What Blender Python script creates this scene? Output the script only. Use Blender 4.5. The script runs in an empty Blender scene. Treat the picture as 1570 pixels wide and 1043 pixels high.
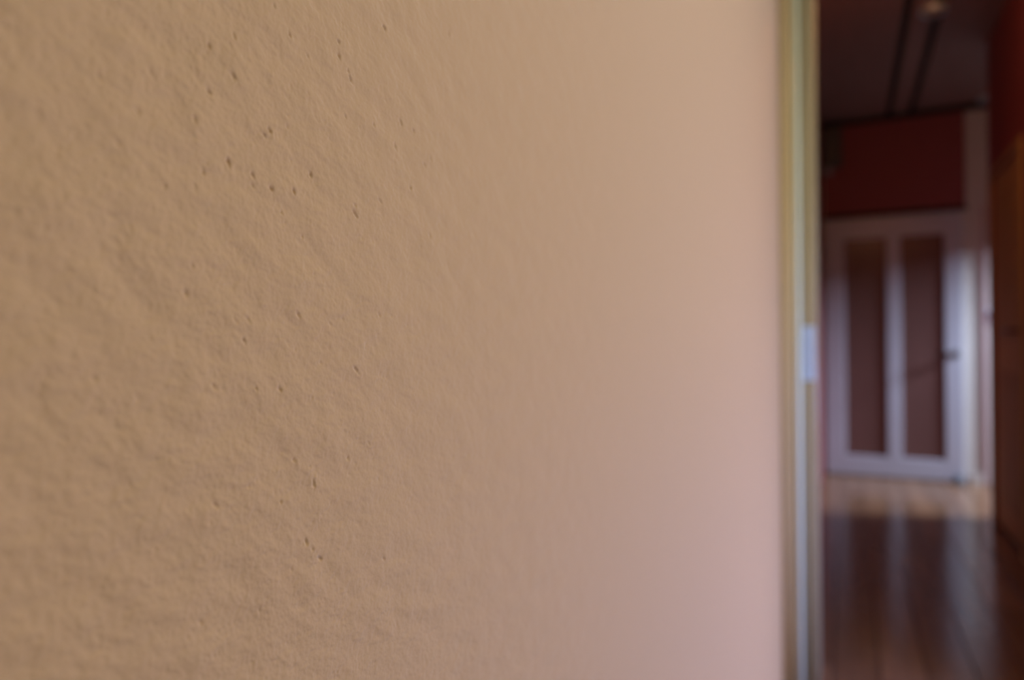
import bpy, bmesh, math, random
import numpy as np
from mathutils import Matrix, Vector

C = bpy.context.scene.collection
SC = bpy.context.scene
random.seed(4)
rng = np.random.default_rng(11)

# ------------------------------------------------------------------ camera
# world: +Y runs down the corridor, +X to the right, metres, camera about a metre above the floor
BACK_Y = -2.0                        # wall behind the viewer
WALL_X = -0.18                       # face of the plaster wall close to the lens
yaw, pitch, roll = math.radians(26.2), math.atan(8.5 / 1047), math.radians(0.25)
fw = Vector((-math.sin(yaw) * math.cos(pitch), math.cos(yaw) * math.cos(pitch), math.sin(pitch)))
rt = Vector((math.cos(yaw), math.sin(yaw), 0))
up = rt.cross(fw)
R = rt * math.cos(roll) - up * math.sin(roll)
U = up * math.cos(roll) + rt * math.sin(roll)
cam = bpy.data.cameras.new('camera')
cam.sensor_width = 36; cam.lens = 36 * 1047 / 1570
cam.clip_start = 0.01
cam.dof.use_dof = True
cam.dof.focus_distance = 0.272
cam.dof.aperture_fstop = 4.3
co = bpy.data.objects.new('camera', cam); C.objects.link(co)
m = Matrix((R, U, -fw)).transposed().to_4x4(); m.translation = (0, 0, 1.0)
co.matrix_world = m
SC.camera = co

# ------------------------------------------------------------------ light and exposure
SC.view_settings.view_transform = 'Standard'
SC.view_settings.look = 'None'
SC.view_settings.gamma = 1
SC.view_settings.exposure = 0.0
w = bpy.data.worlds.new('sky'); SC.world = w; w.use_nodes = True
w.node_tree.nodes['Background'].inputs[0].default_value = (0.55, 0.70, 1.0, 1)
w.node_tree.nodes['Background'].inputs[1].default_value = 0.12

def area(name, loc, direction, sx, sy, watts, col):
    l = bpy.data.lights.new(name, 'AREA'); l.shape = 'RECTANGLE'; l.size = sx; l.size_y = sy
    l.energy = watts; l.color = col
    o = bpy.data.objects.new(name, l); C.objects.link(o); o.location = loc
    o.rotation_euler = Vector(direction).to_track_quat('-Z', 'Y').to_euler()
    return o
# daylight in three unseen glazed openings; low one added for the bluish wall base
area('daylight_room_window', (1.62, 1.00, 1.92), (-1, 0.0, -0.22), 1.5, 1.2, 47, (1.0, 0.98, 0.96))
area('added_blue_low_light', (1.46, 1.80, 0.30), (-1, 0.03, 0.0), 0.64, 0.5, 92, (0.37, 0.42, 1.0))
area('daylight_entrance', (2.75, 5.28, 2.25), (-1, 0.0, -0.6), 0.9, 0.5, 290, (0.77, 0.86, 1.0))

# ------------------------------------------------------------------ materials
def newmat(name):
    mt = bpy.data.materials.new(name); mt.use_nodes = True
    nt = mt.node_tree
    return mt, nt, nt.nodes['Principled BSDF'], nt.nodes, nt.links

def plain(name, col, rough=0.5, metal=0.0, spec=0.5, var=0.06, scale=30, stretch=(1, 1, 1), bump=0.0):
    mt, nt, b, N, L = newmat(name)
    tc = N.new('ShaderNodeTexCoord'); mp = N.new('ShaderNodeMapping'); mp.inputs['Scale'].default_value = stretch
    nz = N.new('ShaderNodeTexNoise'); nz.inputs['Scale'].default_value = scale; nz.inputs['Detail'].default_value = 4
    L.new(tc.outputs['Object'], mp.inputs[0]); L.new(mp.outputs[0], nz.inputs['Vector'])
    mx = N.new('ShaderNodeMix'); mx.data_type = 'RGBA'
    mx.inputs[6].default_value = (*[c * (1 - var) for c in col], 1)
    mx.inputs[7].default_value = (*[min(1, c * (1 + var)) for c in col], 1)
    L.new(nz.outputs['Fac'], mx.inputs[0]); L.new(mx.outputs[2], b.inputs['Base Color'])
    b.inputs['Roughness'].default_value = rough; b.inputs['Metallic'].default_value = metal
    b.inputs['Specular IOR Level'].default_value = spec
    if bump:
        bp = N.new('ShaderNodeBump'); bp.inputs['Strength'].default_value = bump; bp.inputs['Distance'].default_value = 0.002
        L.new(nz.outputs['Fac'], bp.inputs['Height']); L.new(bp.outputs[0], b.inputs['Normal'])
    return mt

def plaster_mat():
    mt, nt, b, N, L = newmat('tan_plaster')
    tc = N.new('ShaderNodeTexCoord')
    n1 = N.new('ShaderNodeTexNoise'); n1.inputs['Scale'].default_value = 60; n1.inputs['Detail'].default_value = 3
    mx = N.new('ShaderNodeMix'); mx.data_type = 'RGBA'
    mx.inputs[6].default_value = (0.455, 0.266, 0.098, 1); mx.inputs[7].default_value = (0.475, 0.276, 0.108, 1)
    L.new(tc.outputs['Object'], n1.inputs['Vector'])
    L.new(n1.outputs['Fac'], mx.inputs[0]); L.new(mx.outputs[2], b.inputs['Base Color'])
    b.inputs['Roughness'].default_value = 0.75
    b.inputs['Specular IOR Level'].default_value = 0.25
    b.inputs['Sheen Weight'].default_value = 0.6
    b.inputs['Sheen Roughness'].default_value = 0.35
    b.inputs['Sheen Tint'].default_value = (0.95, 1.0, 0.98, 1)
    g = N.new('ShaderNodeTexNoise'); g.inputs['Scale'].default_value = 900; g.inputs['Detail'].default_value = 3
    g2 = N.new('ShaderNodeTexNoise'); g2.inputs['Scale'].default_value = 260; g2.inputs['Detail'].default_value = 3
    L.new(tc.outputs['Object'], g.inputs['Vector']); L.new(tc.outputs['Object'], g2.inputs['Vector'])
    ad = N.new('ShaderNodeMath'); ad.operation = 'MULTIPLY_ADD'; ad.inputs[1].default_value = 0.8
    L.new(g.outputs['Fac'], ad.inputs[0]); L.new(g2.outputs['Fac'], ad.inputs[2])
    bp = N.new('ShaderNodeBump'); bp.inputs['Strength'].default_value = 0.30; bp.inputs['Distance'].default_value = 0.0006
    L.new(ad.outputs[0], bp.inputs['Height']); L.new(bp.outputs[0], b.inputs['Normal'])
    return mt

def wood(name, c1, c2, rough=0.25, axis='Y', spec=0.5, coat=0.0):
    mt, nt, b, N, L = newmat(name)
    tc = N.new('ShaderNodeTexCoord'); mp = N.new('ShaderNodeMapping')
    st = {'X': (1.2, 22, 22), 'Y': (22, 1.2, 22), 'Z': (22, 22, 1.2)}[axis]
    mp.inputs['Scale'].default_value = st
    oi = N.new('ShaderNodeObjectInfo')
    vm = N.new('ShaderNodeVectorMath'); vm.operation = 'MULTIPLY_ADD'
    vm.inputs[1].default_value = (7, 5, 9)
    L.new(oi.outputs['Random'], vm.inputs[0]); L.new(tc.outputs['Object'], vm.inputs[2])
    nz = N.new('ShaderNodeTexNoise'); nz.inputs['Scale'].default_value = 2.2; nz.inputs['Detail'].default_value = 6; nz.inputs['Distortion'].default_value = 0.6
    L.new(vm.outputs[0], mp.inputs[0]); L.new(mp.outputs[0], nz.inputs['Vector'])
    cr = N.new('ShaderNodeValToRGB'); cr.color_ramp.elements[0].position = 0.3; cr.color_ramp.elements[1].position = 0.7
    cr.color_ramp.elements[0].color = (*c1, 1); cr.color_ramp.elements[1].color = (*c2, 1)
    L.new(nz.outputs['Fac'], cr.inputs[0])
    hs = N.new('ShaderNodeHueSaturation')
    mr = N.new('ShaderNodeMapRange'); mr.inputs[3].default_value = 0.82; mr.inputs[4].default_value = 1.18
    L.new(oi.outputs['Random'], mr.inputs[0]); L.new(mr.outputs[0], hs.inputs['Value']); L.new(cr.outputs[0], hs.inputs['Color'])
    L.new(hs.outputs[0], b.inputs['Base Color'])
    b.inputs['Roughness'].default_value = rough; b.inputs['Specular IOR Level'].default_value = spec
    b.inputs['Coat Weight'].default_value = coat; b.inputs['Coat Roughness'].default_value = 0.12
    return mt

def glass(name, tint=(0.9, 0.95, 1.0)):
    mt = bpy.data.materials.new(name); mt.use_nodes = True
    nt = mt.node_tree; N = nt.nodes; L = nt.links; N.remove(N['Principled BSDF'])
    tr = N.new('ShaderNodeBsdfTransparent'); tr.inputs[0].default_value = (*tint, 1)
    gl = N.new('ShaderNodeBsdfGlossy'); gl.inputs['Roughness'].default_value = 0.03
    lw = N.new('ShaderNodeLayerWeight'); lw.inputs[0].default_value = 0.5
    pwr = N.new('ShaderNodeMath'); pwr.operation = 'POWER'; pwr.inputs[1].default_value = 5
    fr = N.new('ShaderNodeMath'); fr.operation = 'MULTIPLY_ADD'; fr.inputs[1].default_value = 0.9; fr.inputs[2].default_value = 0.04
    L.new(lw.outputs['Facing'], pwr.inputs[0]); L.new(pwr.outputs[0], fr.inputs[0])
    mx = N.new('ShaderNodeMixShader')
    L.new(fr.outputs[0], mx.inputs[0]); L.new(tr.outputs[0], mx.inputs[1]); L.new(gl.outputs[0], mx.inputs[2])
    L.new(mx.outputs[0], N['Material Output'].inputs[0])
    return mt

M = dict(
    plaster=plaster_mat(),
    red=plain('dark_red_paint', (0.25, 0.065, 0.068), 0.6, spec=0.3),
    pale=plain('pale_wall_paint', (0.56, 0.51, 0.465), 0.7, spec=0.3, scale=12),
    white=plain('white_door_paint', (0.44, 0.435, 0.50), 0.35),
    pinkwood=plain('pink_tinted_paint', (0.46, 0.30, 0.31), 0.5),
    floor=wood('brown_floor_wood', (0.16, 0.078, 0.037), (0.23, 0.114, 0.057), 0.2, 'Y', coat=0.15),
    ceiling=wood('dark_ceiling_wood', (0.24, 0.135, 0.11), (0.29, 0.165, 0.135), 0.55, 'Y'),
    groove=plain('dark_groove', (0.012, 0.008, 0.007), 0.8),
    casingpine=wood('pale_pine', (0.48, 0.36, 0.16), (0.54, 0.41, 0.19), 0.4, 'Z'),
    beadpine=plain('bead_highlight_tone', (0.56, 0.56, 0.35), 0.55, spec=0.3),  # paler colour stands in for the highlight along the bead's rounded edge
    pine=wood('darker_pine', (0.34, 0.26, 0.12), (0.40, 0.31, 0.15), 0.35, 'Z'),  # darker tone of the same pine, for jambs and head
    sidewood=wood('orange_brown_wood', (0.38, 0.24, 0.105), (0.45, 0.285, 0.125), 0.65, 'Z', spec=0.15),
    steel=plain('sky_tinted_steel', (0.50, 0.60, 0.66), 0.32, metal=0.35, scale=200, stretch=(1, 1, 0.1)),  # bluish base puts the sky's reflection into the strike plate's colour
    darkmetal=plain('dark_bronze', (0.06, 0.04, 0.035), 0.4, metal=0.8),
    grey=plain('grey_plastic', (0.07, 0.065, 0.07), 0.5),
    lamp=plain('frosted_lamp_glass', (0.30, 0.29, 0.32), 0.9),
    switch=plain('white_switch_plastic', (0.72, 0.84, 0.95), 0.35),
    glass=glass('clear_glass'),
    doorglass=plain('frosted_brown_glass', (0.15, 0.075, 0.066), 0.22, spec=0.6, var=0.12, scale=6, stretch=(4, 4, 0.4), bump=0.1),
    rubber=plain('dark_rubber', (0.06, 0.065, 0.08), 0.6),
    winframe=plain('white_window_paint', (0.7, 0.7, 0.7), 0.4),
)

# ------------------------------------------------------------------ helpers
def bm_box(bm, x0, x1, y0, y1, z0, z1):
    v = [bm.verts.new(p) for p in ((x0, y0, z0), (x1, y0, z0), (x1, y1, z0), (x0, y1, z0),
                                   (x0, y0, z1), (x1, y0, z1), (x1, y1, z1), (x0, y1, z1))]
    for f in ((3, 2, 1, 0), (4, 5, 6, 7), (0, 1, 5, 4), (1, 2, 6, 5), (2, 3, 7, 6), (3, 0, 4, 7)):
        bm.faces.new([v[i] for i in f])

def obj(name, bm, mat, parent=None, bevel=0.0, seg=2, smooth=False):
    if bevel:
        bmesh.ops.bevel(bm, geom=list(bm.edges), offset=bevel, segments=seg, affect='EDGES', profile=0.5)
    me = bpy.data.meshes.new(name); bm.to_mesh(me); bm.free()
    if smooth or bevel:
        for p in me.polygons: p.use_smooth = smooth
    me.materials.append(mat)
    o = bpy.data.objects.new(name, me); C.objects.link(o)
    if parent: o.parent = parent
    return o

def box(name, mat, b, parent=None, bevel=0.0, seg=2):
    bm = bmesh.new(); bm_box(bm, *b)
    return obj(name, bm, mat, parent, bevel, seg)

def boxes(name, mat, bs, parent=None):
    bm = bmesh.new()
    for b in bs: bm_box(bm, *b)
    return obj(name, bm, mat, parent)

def prism(name, mat, poly, z0, z1, parent=None, smooth=False):
    """extrude an XY outline (counter-clockwise) along Z"""
    bm = bmesh.new()
    lo = [bm.verts.new((x, y, z0)) for x, y in poly]; hi = [bm.verts.new((x, y, z1)) for x, y in poly]
    n = len(poly)
    for i in range(n): bm.faces.new((lo[i], lo[(i + 1) % n], hi[(i + 1) % n], hi[i]))
    bm.faces.new(lo[::-1]); bm.faces.new(hi)
    return obj(name, bm, mat, parent, smooth=smooth)

def lathe(name, mat, prof, seg=32, parent=None, mtx=None):
    """prof: list of (radius, height)"""
    bm = bmesh.new(); rings = []
    for r, h in prof:
        rings.append([bm.verts.new((r * math.cos(2 * math.pi * i / seg), r * math.sin(2 * math.pi * i / seg), h)) for i in range(seg)] if r > 1e-6 else [bm.verts.new((0, 0, h))])
    for a, b in zip(rings, rings[1:]):
        for i in range(seg):
            j = (i + 1) % seg
            if len(a) == 1 and len(b) == 1: continue
            if len(a) == 1: bm.faces.new((a[0], b[j], b[i]))
            elif len(b) == 1: bm.faces.new((a[i], a[j], b[0]))
            else: bm.faces.new((a[i], a[j], b[j], b[i]))
    bmesh.ops.recalc_face_normals(bm, faces=bm.faces)
    if mtx: bm.transform(mtx)
    return obj(name, bm, mat, parent, smooth=True)

def struct(o, label, cat):
    o['kind'] = 'structure'; o['label'] = label; o['category'] = cat
    return o

def thing(name, loc, label, cat, group=None):
    o = bpy.data.objects.new(name, None); C.objects.link(o); o.location = loc
    o['label'] = label; o['category'] = cat
    if group: o['group'] = group
    return o

# layout of the place
PART_Y = 2.18      # front of the doorway partition
END_Y = 5.85       # end wall with the white door
CEIL = 2.72
HALL_R = 0.73      # right wall of the corridor
HALL_END = 4.72    # where that wall stops and the entrance bay opens to the right
ROOM_R = 1.30
BACK = BACK_Y
BAY_R = 1.80

# ------------------------------------------------------------------ plaster wall with real relief near the lens
PITS = [(0.1506, 1.095, 1.18), (0.1605, 1.1022, 1.0), (0.16, 1.0886, 1.0), (0.1506, 1.0804, 1.18), (0.1354, 1.0796, 1.0), (0.1306, 1.0794, 1.0), (0.1154, 1.0724, 1.0), (0.103, 1.0657, 1.0), (0.1851, 1.1126, 1.0), (0.2111, 1.1204, 1.0), (0.2119, 1.115, 1.0), (0.2174, 1.1113, 1.0), (0.219, 1.1084, 1.0), (0.2412, 1.1387, 1.18), (0.1757, 1.0753, 1.18), (0.1731, 1.073, 1.0), (0.2161, 1.0924, 1.0), (0.2337, 1.0939, 1.0), (0.1581, 1.0601, 1.18), (0.1679, 1.0583, 1.18), (0.1681, 1.0544, 1.0), (0.1763, 1.0552, 1.18), (0.1869, 1.0564, 1.18), (0.1963, 1.0644, 1.0), (0.1815, 1.0476, 1.0), (0.2212, 1.0542, 1.18), (0.2212, 1.0577, 1.0), (0.2381, 1.0622, 1.0), (0.1204, 1.0563, 1.0), (0.1267, 1.0669, 1.0), (0.1055, 1.0386, 1.0), (0.118, 1.0359, 1.0), (0.124, 1.0338, 1.0), (0.1915, 1.0407, 1.0), (0.1448, 1.0702, 1.0), (0.135, 1.0473, 1.0), (0.1486, 1.0544, 1.0), (0.2491, 1.0887, 1.0), (0.2776, 1.0904, 1.0), (0.2725, 1.0861, 1.0), (0.2606, 1.073, 1.18), (0.2768, 1.0528, 1.0), (0.2949, 1.1581, 1.0), (0.3152, 1.1344, 1.0), (0.323, 1.1278, 1.0), (0.2634, 1.0997, 1.0), (0.2536, 1.1008, 1.0), (0.3514, 1.0998, 1.0), (0.4316, 1.107, 1.0), (0.2214, 0.9905, 1.18), (0.1891, 1.0115, 1.0), (0.1658, 1.0091, 1.0), (0.1644, 1.0019, 1.0), (0.237, 1.0134, 1.0), (0.1522, 0.9874, 1.0), (0.1692, 0.9858, 1.0), (0.1804, 0.9849, 1.0), (0.2297, 0.9594, 1.0), (0.1873, 0.9586, 1.0), (0.195, 0.9552, 1.0), (0.197, 0.9485, 1.0), (0.1524, 0.9499, 1.0), (0.1932, 0.9276, 1.0), (0.2008, 0.9194, 1.0), (0.1803, 0.9452, 1.0), (0.1441, 1.025, 1.0), (0.142, 1.0162, 1.0), (0.2168, 0.9551, 1.0), (0.2397, 0.9085, 1.0), (0.1471, 0.9149, 1.0)]

def build_plaster():
    y0, y1, z0, z1 = 0.045, 0.62, 0.70, 1.31
    # smooth random relief on a fine regular grid
    h = 0.0004
    ny, nz = int((y1 - y0) / h) + 1, int((z1 - z0) / h) + 1
    fy = np.fft.fftfreq(ny, h)[:, None]; fz = np.fft.fftfreq(nz, h)[None, :]
    a = math.radians(-20)             # trowel direction: strokes lean down to the right
    fu = fy * math.cos(a) + fz * math.sin(a); fv = -fy * math.sin(a) + fz * math.cos(a)
    def field(lu, lv, p=2.0):
        k = np.sqrt((fu * lu) ** 2 + (fv * lv) ** 2)
        amp = np.exp(-0.5 * k ** p)
        s = np.fft.ifft2(np.fft.fft2(rng.standard_normal((ny, nz))) * amp).real
        return s / s.std()
    H = 0.00022 * field(0.030, 0.020) + 0.00007 * field(0.0085, 0.0060) + 0.000046 * field(0.0034, 0.0026) + 0.000036 * field(0.0015, 0.0012)
    # clusters of finer roughness
    mask = np.clip(field(0.02, 0.014) - 0.3, 0, 2)
    H -= 0.00008 * mask * np.abs(field(0.0022, 0.0014))
    gy = y0 + h * np.arange(ny); gz = z0 + h * np.arange(nz)
    gy_ = y0 + h * np.arange(ny)
    rough = 0.5 * field(0.0016, 0.0012) + 0.3
    H *= np.interp(gy_, [0.0, 0.20, 0.36, 0.6], [1, 1, 0.5, 0.4])[:, None]
    def pit(py, pz, s, depth, ang, el):
        r = 0.0042 * s
        i0, i1 = np.searchsorted(gy, [py - r, py + r]); j0, j1 = np.searchsorted(gz, [pz - r, pz + r])
        if i1 <= i0 or j1 <= j0: return
        Y, Z = np.meshgrid(gy[i0:i1] - py, gz[j0:j1] - pz, indexing='ij')
        u = Y * math.cos(ang) + Z * math.sin(ang); v = -Y * math.sin(ang) + Z * math.cos(ang)
        q = (u / (0.00047 * s)) ** 2 + (v / (0.00052 * s * el)) ** 2
        q = q * (1 + 0.9 * rough[i0:i1, j0:j1]).clip(0.35, 3)
        H[i0:i1, j0:j1] -= depth * np.exp(-q ** 1.4 * 0.7) - 0.14 * depth * np.exp(-((np.sqrt(q) - 2.2) ** 2) * 2) * (Z < 0)
    for py, pz, s in PITS:
        pit(py, pz, s * random.uniform(0.85, 1.2), 0.00080 * s * min(1, 0.35 + max(0, py - 0.10) * 10), math.radians(random.uniform(15, 50)), random.uniform(1.4, 2.8))
    for _ in range(900):
        py, pz = random.uniform(0.06, 0.48), random.uniform(0.77, 1.24)
        s = 0.35 + 0.65 * random.random() ** 2
        pit(py, pz, s, 0.00048 * s, math.radians(random.uniform(15, 55)), random.uniform(1.2, 2.2))
    # fade the relief into the flat wall around it
    def ramp(g, a0, a1, wdt): return np.clip(np.minimum(g - a0, a1 - g) / wdt, 0, 1)
    H *= (np.clip((gy - y0) / 0.03, 0, 1) * np.clip((y1 - gy) / 0.25, 0, 1))[:, None] * ramp(gz, z0, z1, 0.03)[None, :]
    # mesh columns: tighter close to the lens
    cols = [y0]
    while cols[-1] < y1 - 0.0006: cols.append(cols[-1] + 0.0004 + 0.0016 * max(0, cols[-1] - 0.18))
    cols = np.array(cols); cols[-1] = y1
    rows = np.linspace(z0, z1, 1300)
    ci = np.clip((cols - y0) / h, 0, ny - 1.001); ri = np.clip((rows - z0) / h, 0, nz - 1.001)
    c0 = ci.astype(int); r0 = ri.astype(int); cf = (ci - c0)[:, None]; rf = (ri - r0)[None, :]
    Hs = (H[np.ix_(c0, r0)] * (1 - cf) * (1 - rf) + H[np.ix_(c0 + 1, r0)] * cf * (1 - rf) + H[np.ix_(c0, r0 + 1)] * (1 - cf) * rf + H[np.ix_(c0 + 1, r0 + 1)] * cf * rf)
    # outer coarse columns and rows
    Yc = np.concatenate([[BACK, -0.6], cols, [0.9, 1.5, PART_Y]])
    Zc = np.concatenate([[0.0, 0.35], rows, [1.7, CEIL]])
    D = np.zeros((len(Yc), len(Zc))); D[2:2 + len(cols), 2:2 + len(rows)] = Hs
    nY, nZ = D.shape
    YY, ZZ = np.meshgrid(Yc, Zc, indexing='ij')
    front = np.stack([WALL_X + D, YY, ZZ], -1).reshape(-1, 3)
    idx = np.arange(nY * nZ).reshape(nY, nZ)
    q = np.stack([idx[:-1, :-1], idx[1:, :-1], idx[1:, 1:], idx[:-1, 1:]], -1).reshape(-1, 4)
    # wall thickness behind the relief
    nb = len(front)
    back = np.array([(WALL_X - 0.12, y, z) for y in (BACK, PART_Y) for z in (0, CEIL)])
    verts = np.concatenate([front, back])
    me = bpy.data.meshes.new('wall_left')
    me.vertices.add(len(verts)); me.vertices.foreach_set('co', verts.astype(np.float32).ravel())
    quads = np.concatenate([q, [[nb, nb + 1, nb + 3, nb + 2]]])
    me.loops.add(quads.size); me.loops.foreach_set('vertex_index', quads.astype(np.int32).ravel())
    me.polygons.add(len(quads)); me.polygons.foreach_set('loop_start', np.arange(0, quads.size, 4, dtype=np.int32))
    me.polygons.foreach_set('use_smooth', np.ones(len(quads), dtype=bool))
    me.update(calc_edges=True); me.validate()
    me.materials.append(M['plaster'])
    o = bpy.data.objects.new('wall_left', me); C.objects.link(o)
    return o
struct(build_plaster(), 'pitted tan plaster wall filling the close foreground', 'wall')

# ------------------------------------------------------------------ room shell
T = 0.12
WIN = (0.22, 1.78, 1.22, 2.50)      # tall window of the near room, right wall: y0 y1 z0 z1
LOW = (1.46, 2.13, 0.04, 0.58)       # added low window beside the doorway, lets bluish light onto the wall base
def wall_y_with_holes(name, x, holes, y0, y1, mat):
    """a wall in the YZ plane, x..x+T, with rectangular holes (sorted in y, not overlapping)"""
    bs = []; y = y0
    for a, b, c, d in holes:
        bs += [(x, x + T, y, a, 0, CEIL), (x, x + T, a, b, 0, c), (x, x + T, a, b, d, CEIL)]; y = b
    bs.append((x, x + T, y, y1, 0, CEIL))
    return boxes(name, mat, bs)
X0, X1 = ROOM_R, ROOM_R + T
struct(boxes('wall_right', M['plaster'], [(X0, X1, BACK, WIN[0], 0, CEIL), (X0, X1, LOW[1], PART_Y, 0, CEIL), (X0, X1, WIN[0], LOW[1], WIN[3], CEIL),
        (X0, X1, WIN[0], LOW[1], LOW[3], WIN[2]), (X0, X1, WIN[1], LOW[1], WIN[2], WIN[3]), (X0, X1, WIN[0], LOW[1], 0, LOW[2]), (X0, X1, WIN[0], LOW[0], LOW[2], LOW[3])]), 'tan plaster wall opposite the close plaster wall', 'wall')
struct(box('wall_back', M['plaster'], (WALL_X - T, ROOM_R + T, BACK - T, BACK, 0, CEIL)), 'tan plaster wall behind the viewer', 'wall')
# partition with the doorway: opening between the frame jambs
OPL, OPR, OPH = -0.082, 0.58, 2.13
struct(boxes('wall_partition', M['plaster'], [(WALL_X - T, OPL - 0.06, PART_Y + 0.022, PART_Y + 0.14, 0, CEIL),
        (OPR + 0.06, ROOM_R + T, PART_Y + 0.022, PART_Y + 0.14, 0, CEIL),
        (OPL - 0.06, OPR + 0.06, PART_Y + 0.022, PART_Y + 0.14, OPH + 0.06, CEIL)]), 'tan partition wall holding the doorway to the corridor', 'wall')
HY = PART_Y + 0.14
struct(box('wall_hall_left', M['red'], (WALL_X - T, WALL_X, HY, END_Y, 0, CEIL)), 'dark red left wall of the corridor beyond the doorway', 'wall')
struct(boxes('wall_hall_right', M['red'], [(HALL_R, HALL_R + T, HY, 3.90, 0, CEIL), (HALL_R, HALL_R + T, 3.90, 4.62, 1.93, CEIL),
        (HALL_R, HALL_R + T, 4.62, HALL_END, 0, CEIL)]), 'dark red right wall of the corridor above the brown wooden door', 'wall')
ENT = (4.82, 5.80, 0.0, 1.92)
struct(wall_y_with_holes('wall_bay_right', BAY_R, [ENT], HALL_END, END_Y, M['red']), 'dark red side wall of the entrance bay with the glazed entrance', 'wall')
struct(box('wall_bay_front', M['red'], (HALL_R + T, BAY_R + T, HALL_END - T, HALL_END, 0, CEIL)), 'dark red wall closing the entrance bay towards the room', 'wall')
we = struct(box('wall_end', M['pale'], (WALL_X - T, BAY_R + T, END_Y, END_Y + T, 0, CEIL)), 'pale end wall of the corridor beside the white glazed door', 'wall')
tp = box('transom_panel', M['red'], (-0.165, 0.765, END_Y - 0.018, END_Y, 1.995, CEIL - 0.03), we, 0.004)
tp['label'] = 'dark red panel above the white door'
box('transom_rail', M['groove'], (-0.168, 0.775, END_Y - 0.026, END_Y, 1.965, 1.995), we, 0.003)
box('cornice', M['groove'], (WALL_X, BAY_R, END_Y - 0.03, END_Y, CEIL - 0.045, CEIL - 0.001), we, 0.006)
tr = struct(box('trim_2', M['pinkwood'], (0.862, 0.884, END_Y - 0.016, END_Y, 0, 1.98), None, 0.004), 'narrow pinkish upright strip on the pale end wall', 'trim')

# floor of planks
fl = struct(boxes('floor', M['groove'], [(WALL_X - T, BAY_R + T + 0.3, BACK - T, END_Y + T, -0.06, -0.016)]), 'glossy brown plank floor running down the corridor', 'floor')
pw, gap = 0.13, 0.003
PL = {}
def plank(x0, x1, y0, y1):
    key = (round(x1 - x0, 3), round(y1 - y0, 3))
    if key not in PL:
        bm = bmesh.new(); bm_box(bm, 0, key[0], 0, key[1], -0.0155, 0.0)
        bmesh.ops.bevel(bm, geom=[e for e in bm.edges if all(v.co.z > -0.001 for v in e.verts)], offset=0.0015, segments=1, affect='EDGES')
        me = bpy.data.meshes.new('plank'); bm.to_mesh(me); bm.free(); me.materials.append(M['floor']); PL[key] = me
    o = bpy.data.objects.new('plank', PL[key]); C.objects.link(o); o.location = (x0, y0, 0); o.parent = fl
def strip(xa, xb, ya, yb, starts, k):
    y = ya; n = 0
    while y < yb - 1e-4:
        ln = 1.3 if n else 0.45 + 0.4 * (k % 3)
        e = min(y + ln, yb)
        if yb - e < 0.25: e = yb
        plank(xa + gap / 2, xb - gap / 2, y + gap / 2, e - gap / 2); y = e; n += 1
x = WALL_X; k = 0
while x < BAY_R - 0.01:
    xb = min(x + pw, BAY_R)
    if x + pw <= HALL_R + 0.01: strip(x, min(xb, HALL_R), BACK, END_Y, 0, k)
    else:
        if x < ROOM_R - 0.01: strip(x, min(xb, ROOM_R), BACK, PART_Y + 0.02, 0, k)
        strip(x, xb, HALL_END, END_Y, 0, k)
    x = xb; k += 1

# ceiling: broad dark boards with two recessed joints running down the corridor
ce = struct(box('ceiling', M['groove'], (WALL_X - T, BAY_R + T, BACK - T, END_Y + T, CEIL + 0.03, CEIL + 0.09)), 'dark wooden board ceiling with long recessed joints', 'ceiling')
for xa, xb in ((WALL_X - T, 0.268), (0.308, 0.412), (0.452, BAY_R + T)):
    box('ceiling_board', M['ceiling'], (xa, xb, PART_Y + 0.02, END_Y + T, CEIL, CEIL + 0.03), ce, 0.004)
box('ceiling_board', plain('white_ceiling_paint', (0.6, 0.56, 0.5), 0.8), (WALL_X - T, ROOM_R + T, BACK - T, PART_Y + 0.02, CEIL, CEIL + 0.03), ce)

# baseboards in the corridor
struct(box('baseboard_right', M['sidewood'], (HALL_R - 0.012, HALL_R, HY, 3.82, 0, 0.07)), 'low brown skirting along the right corridor wall', 'baseboard')
struct(box('baseboard_end', M['pale'], (0.79, 0.86, END_Y - 0.012, END_Y, 0, 0.07)), 'pale skirting on the end wall right of the white door', 'baseboard')

# ------------------------------------------------------------------ pine door frame at the end of the plaster wall
fr = thing('trim_1', (0, 0, 0), 'pale varnished pine door frame at the end of the plaster wall', 'door frame'); fr['kind'] = 'structure'
def rounded(x0, x1, y0, y1, r, n=6):
    """outline of a board, its two corners towards the viewer rounded; counter-clockwise"""
    pts = [(x1, y1), (x0, y1)]
    for i in range(n + 1):
        t = math.pi + i * math.pi / 2 / n
        pts.append((x0 + r + r * math.cos(t), y0 + r + r * math.sin(t)))
    for i in range(n + 1):
        t = 1.5 * math.pi + i * math.pi / 2 / n
        pts.append((x1 - r + r * math.cos(t), y0 + r + r * math.sin(t)))
    return pts
def side(mir):
    f = (lambda p: [(2 * (OPL + OPR) / 2 - x, y) for x, y in p][::-1]) if mir else (lambda p: p)
    g = 0.018
    prism('casing', M['casingpine'], f(rounded(WALL_X + 0.001, -0.142, PART_Y - 0.012, PART_Y + 0.022, 0.004)), 0, OPH + 0.055, fr, True)
    prism('bead', M['beadpine'], f(rounded(-0.1417, -0.1245, PART_Y - 0.014, PART_Y + 0.030, 0.008)), 0, OPH + 0.036, fr, True)
    j = prism('jamb', M['pine'], f(rounded(-0.1243, OPL, PART_Y + g, PART_Y + 0.15, 0.005)), 0, OPH, fr, True)
    return j
jl = side(False); side(True)
box('casing', M['pine'], (-0.142, OPL + OPR + 0.142, PART_Y, PART_Y + 0.022, OPH + 0.036, OPH + 0.075), fr, 0.004)
box('jamb', M['pine'], (OPL, OPR, PART_Y + 0.018, PART_Y + 0.15, OPH, OPH + 0.036), fr, 0.004)
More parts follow.
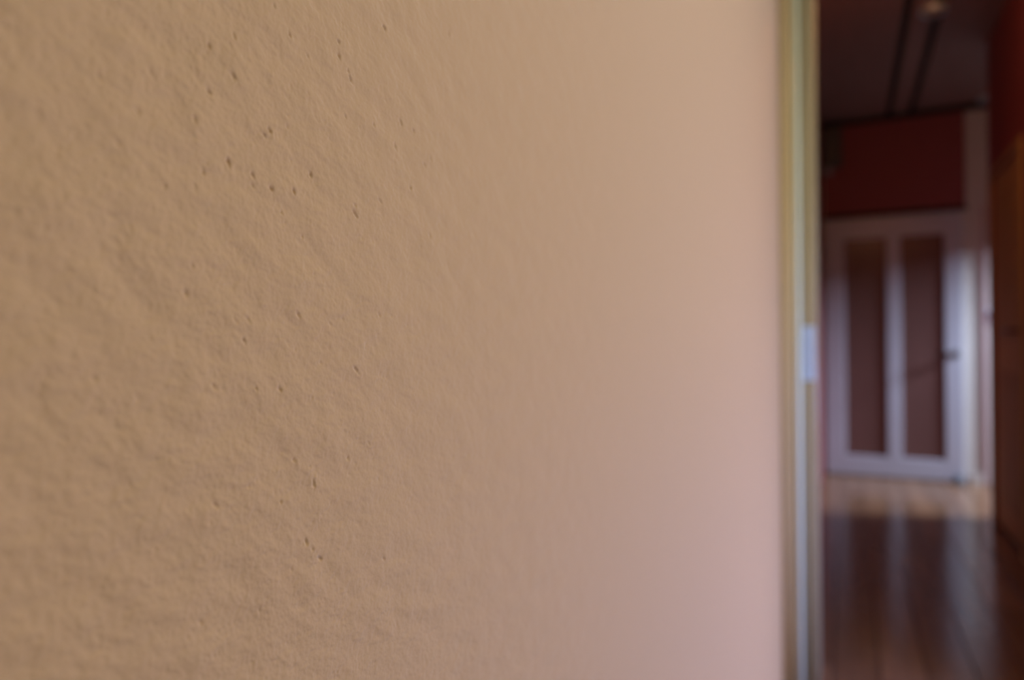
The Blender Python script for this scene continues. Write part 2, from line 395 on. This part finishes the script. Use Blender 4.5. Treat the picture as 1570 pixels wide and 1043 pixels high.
def plate():
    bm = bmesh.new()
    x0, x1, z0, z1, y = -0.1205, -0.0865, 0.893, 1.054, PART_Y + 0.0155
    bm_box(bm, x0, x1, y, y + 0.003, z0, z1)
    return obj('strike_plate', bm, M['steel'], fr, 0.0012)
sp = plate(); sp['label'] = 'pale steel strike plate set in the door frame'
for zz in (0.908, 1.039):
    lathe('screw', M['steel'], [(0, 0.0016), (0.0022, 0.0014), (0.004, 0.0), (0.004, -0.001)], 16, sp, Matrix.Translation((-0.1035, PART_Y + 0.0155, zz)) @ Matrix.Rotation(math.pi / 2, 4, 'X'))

# ------------------------------------------------------------------ white glazed door at the corridor's end
d1 = thing('door_1', (0.3, END_Y, 0), 'white door with two tall glass panes at the corridor end', 'door'); d1['kind'] = 'structure'
def dbox(name, mat, b, parent=d1, bevel=0.004):
    o = box(name, mat, (b[0] - 0.3, b[1] - 0.3, b[2] - END_Y, b[3] - END_Y, b[4], b[5]), parent, bevel)
    return o
YF = END_Y - 0.045
PX = [-0.155, -0.018, 0.262, 0.355, 0.630, 0.740]       # stile | pane | mullion | pane | stile
dbox('stile', M['white'], (PX[0], PX[1], YF, END_Y - 0.004, 0.01, 1.955))
dbox('stile', M['white'], (PX[2], PX[3], YF, END_Y - 0.004, 0.155, 1.80))
dbox('stile', M['white'], (PX[4], PX[5], YF, END_Y - 0.004, 0.01, 1.955))
dbox('rail', M['white'], (PX[1], PX[4], YF, END_Y - 0.004, 0.01, 0.155))
dbox('rail', M['white'], (PX[1], PX[4], YF, END_Y - 0.004, 1.80, 1.955))
for a, b in ((PX[1], PX[2]), (PX[3], PX[4])):
    dbox('pane', M['doorglass'], (a - 0.005, b + 0.005, YF + 0.018, YF + 0.022, 0.15, 1.805), d1, 0)
h = lathe('handle', M['darkmetal'], [(0, 0.012), (0.022, 0.012), (0.025, 0.008), (0.025, 0)], 24, d1, Matrix.Translation((0.695 - 0.3, YF - END_Y, 0.925)) @ Matrix.Rotation(math.pi / 2, 4, 'X'))
def tube(name, mat, path, rad, parent, seg=12):
    bm = bmesh.new(); rings = []
    for i, p in enumerate(path):
        p = Vector(p); t = (Vector(path[min(i + 1, len(path) - 1)]) - Vector(path[max(i - 1, 0)])).normalized()
        a = t.cross(Vector((0, 0, 1))).normalized(); b2 = a.cross(t)
        rings.append([bm.verts.new(p + rad * (math.cos(2 * math.pi * k / seg) * a + math.sin(2 * math.pi * k / seg) * b2)) for k in range(seg)])
    for r0, r1 in zip(rings, rings[1:]):
        for k in range(seg): bm.faces.new((r0[k], r0[(k + 1) % seg], r1[(k + 1) % seg], r1[k]))
    bm.faces.new(rings[0][::-1]); bm.faces.new(rings[-1])
    bmesh.ops.recalc_face_normals(bm, faces=bm.faces)
    return obj(name, bm, mat, parent, smooth=True)
tube('lever', M['darkmetal'], [(0.395, -0.05, 0.925), (0.395, -0.085, 0.925), (0.388, -0.097, 0.925), (0.375, -0.102, 0.925), (0.32, -0.104, 0.922), (0.265, -0.102, 0.917)], 0.0095, h)

# ------------------------------------------------------------------ brown wooden door in the corridor's right wall
d2 = thing('door_2', (HALL_R, 4.26, 0), 'orange-brown wooden door in the right corridor wall', 'door'); d2['kind'] = 'structure'
def sbox(name, b, bev=0.004, mat=None, parent=d2):
    return box(name, mat or M['sidewood'], (b[0], b[1], b[2] - 4.26, b[3] - 4.26, b[4], b[5]), parent, bev)
sbox('leaf', (0.012, 0.048, 3.90, 4.62, 0.008, 1.93))
for za, zb in ((0.15, 0.85), (1.02, 1.80)):
    sbox('panel', (0.005, 0.013, 4.02, 4.50, za, zb), 0.006)
sbox('casing', (-0.008, 0.0, 4.62, 4.69, 0, 1.955), 0.003)
sbox('casing', (-0.014, 0.0, 3.83, 3.90, 0, 1.955), 0.004)
sbox('casing', (-0.014, 0.0, 3.90, 4.62, 1.93, 1.955), 0.004)
hb = sbox('handle_plate', (0.004, 0.012, 3.915, 3.955, 0.95, 1.14), 0.003, M['darkmetal'])
tube('lever', M['darkmetal'], [(0.004, -0.325, 1.06), (-0.036, -0.325, 1.06), (-0.044, -0.315, 1.06), (-0.046, -0.30, 1.06), (-0.046, -0.21, 1.058)], 0.009, hb)

# ------------------------------------------------------------------ glazing of the out-of-view openings
def window(n, x, a, b, c, d, label):
    w_ = thing('window_%d' % n, (x, (a + b) / 2, c), label, 'window'); w_['kind'] = 'structure'
    my = (a + b) / 2
    for q in ((0.03, 0.09, a, a + 0.05, c, d), (0.03, 0.09, b - 0.05, b, c, d), (0.03, 0.09, a + 0.05, b - 0.05, c, c + 0.05), (0.03, 0.09, a + 0.05, b - 0.05, d - 0.05, d)):
        box('window_frame', M['winframe'], (q[0], q[1], q[2] - my, q[3] - my, q[4] - c, q[5] - c), w_, 0.004)
    box('pane', M['glass'], (0.057, 0.063, a + 0.045 - my, b - 0.045 - my, 0.045, d - c - 0.045), w_)
window(1, ROOM_R, *WIN, 'tall white framed window in the right wall of the room')
window(2, ROOM_R, *LOW, 'added low white framed window beside the doorway, for bluish light')
window(3, BAY_R, *ENT, 'glazed entrance in the side of the bay by the white door')

# ------------------------------------------------------------------ small things
s = thing('light_switch', (0.926, END_Y, 1.20), 'small pale light switch on the end wall beside the pinkish strip', 'switch')
box('switch_plate', M['switch'], (-0.04, 0.04, -0.011, 0.0, -0.05, 0.05), s, 0.003)
box('rocker', M['switch'], (-0.028, 0.028, -0.016, -0.010, -0.032, 0.032), s, 0.002)

t = thing('door_stop', (0.70, END_Y - 0.075, 0), 'small dark grey door stop on the floor by the white door', 'door stop')
lathe('base', M['rubber'], [(0, 0), (0.045, 0), (0.045, 0.012), (0.036, 0.026), (0, 0.03)], 24, t)
lathe('knob', M['rubber'], [(0.020, 0.026), (0.026, 0.034), (0.026, 0.046), (0.018, 0.052), (0, 0.053)], 20, t)

def spot(loc, r, label):
    o = thing('ceiling_lamp', loc, label, 'lamp', 'round lamps on the dark ceiling')
    lathe('rim', M['steel'], [(r * 0.72, -0.004), (r * 0.9, -0.028), (r, -0.02), (r, 0)], 32, o)
    lathe('diffuser', M['lamp'], [(0, -0.040), (r * 0.45, -0.036), (r * 0.72, -0.022), (r * 0.78, -0.006)], 32, o)
spot((0.405, 4.08, CEIL), 0.062, 'round unlit ceiling lamp nearest the viewer between the ceiling joints')
spot((0.885, END_Y - 0.12, CEIL), 0.055, 'round unlit ceiling lamp in the far corner by the end wall')

wb = thing('wall_box', (-0.105, END_Y - 0.0185, 2.33), 'dark grey box high on the end wall left of the red panel', 'box')
box('housing', M['grey'], (-0.06, 0.075, -0.09, 0, 0.03, 0.33), wb, 0.008)
lathe('lens', M['lamp'], [(0, -0.03), (0.022, -0.022), (0.028, -0.004), (0.028, 0.0305)], 20, wb, Matrix.Translation((-0.02, -0.045, 0)))

pd = thing('added_fill_lamp', (0.30, 2.95, CEIL), 'added unseen warm globe lamp brightening the dark corridor', 'lamp')  # unseen lamp added to lift and warm the dark corridor
lathe('canopy', M['darkmetal'], [(0, -0.03), (0.03, -0.026), (0.045, 0)], 24, pd)
lathe('cord', M['darkmetal'], [(0.004, -0.10), (0.004, -0.02)], 8, pd)
gm, nt_, b_, N_, L_ = newmat('warm_fill_glow')
b_.inputs['Base Color'].default_value = (0.8, 0.7, 0.55, 1); b_.inputs['Emission Color'].default_value = (1.0, 0.45, 0.20, 1); b_.inputs['Emission Strength'].default_value = 38.0
lathe('globe', gm, [(0, -0.25)] + [(0.08 * math.sin(math.pi * i / 12), -0.17 - 0.08 * math.cos(math.pi * i / 12)) for i in range(1, 12)] + [(0, -0.09)], 32, pd)
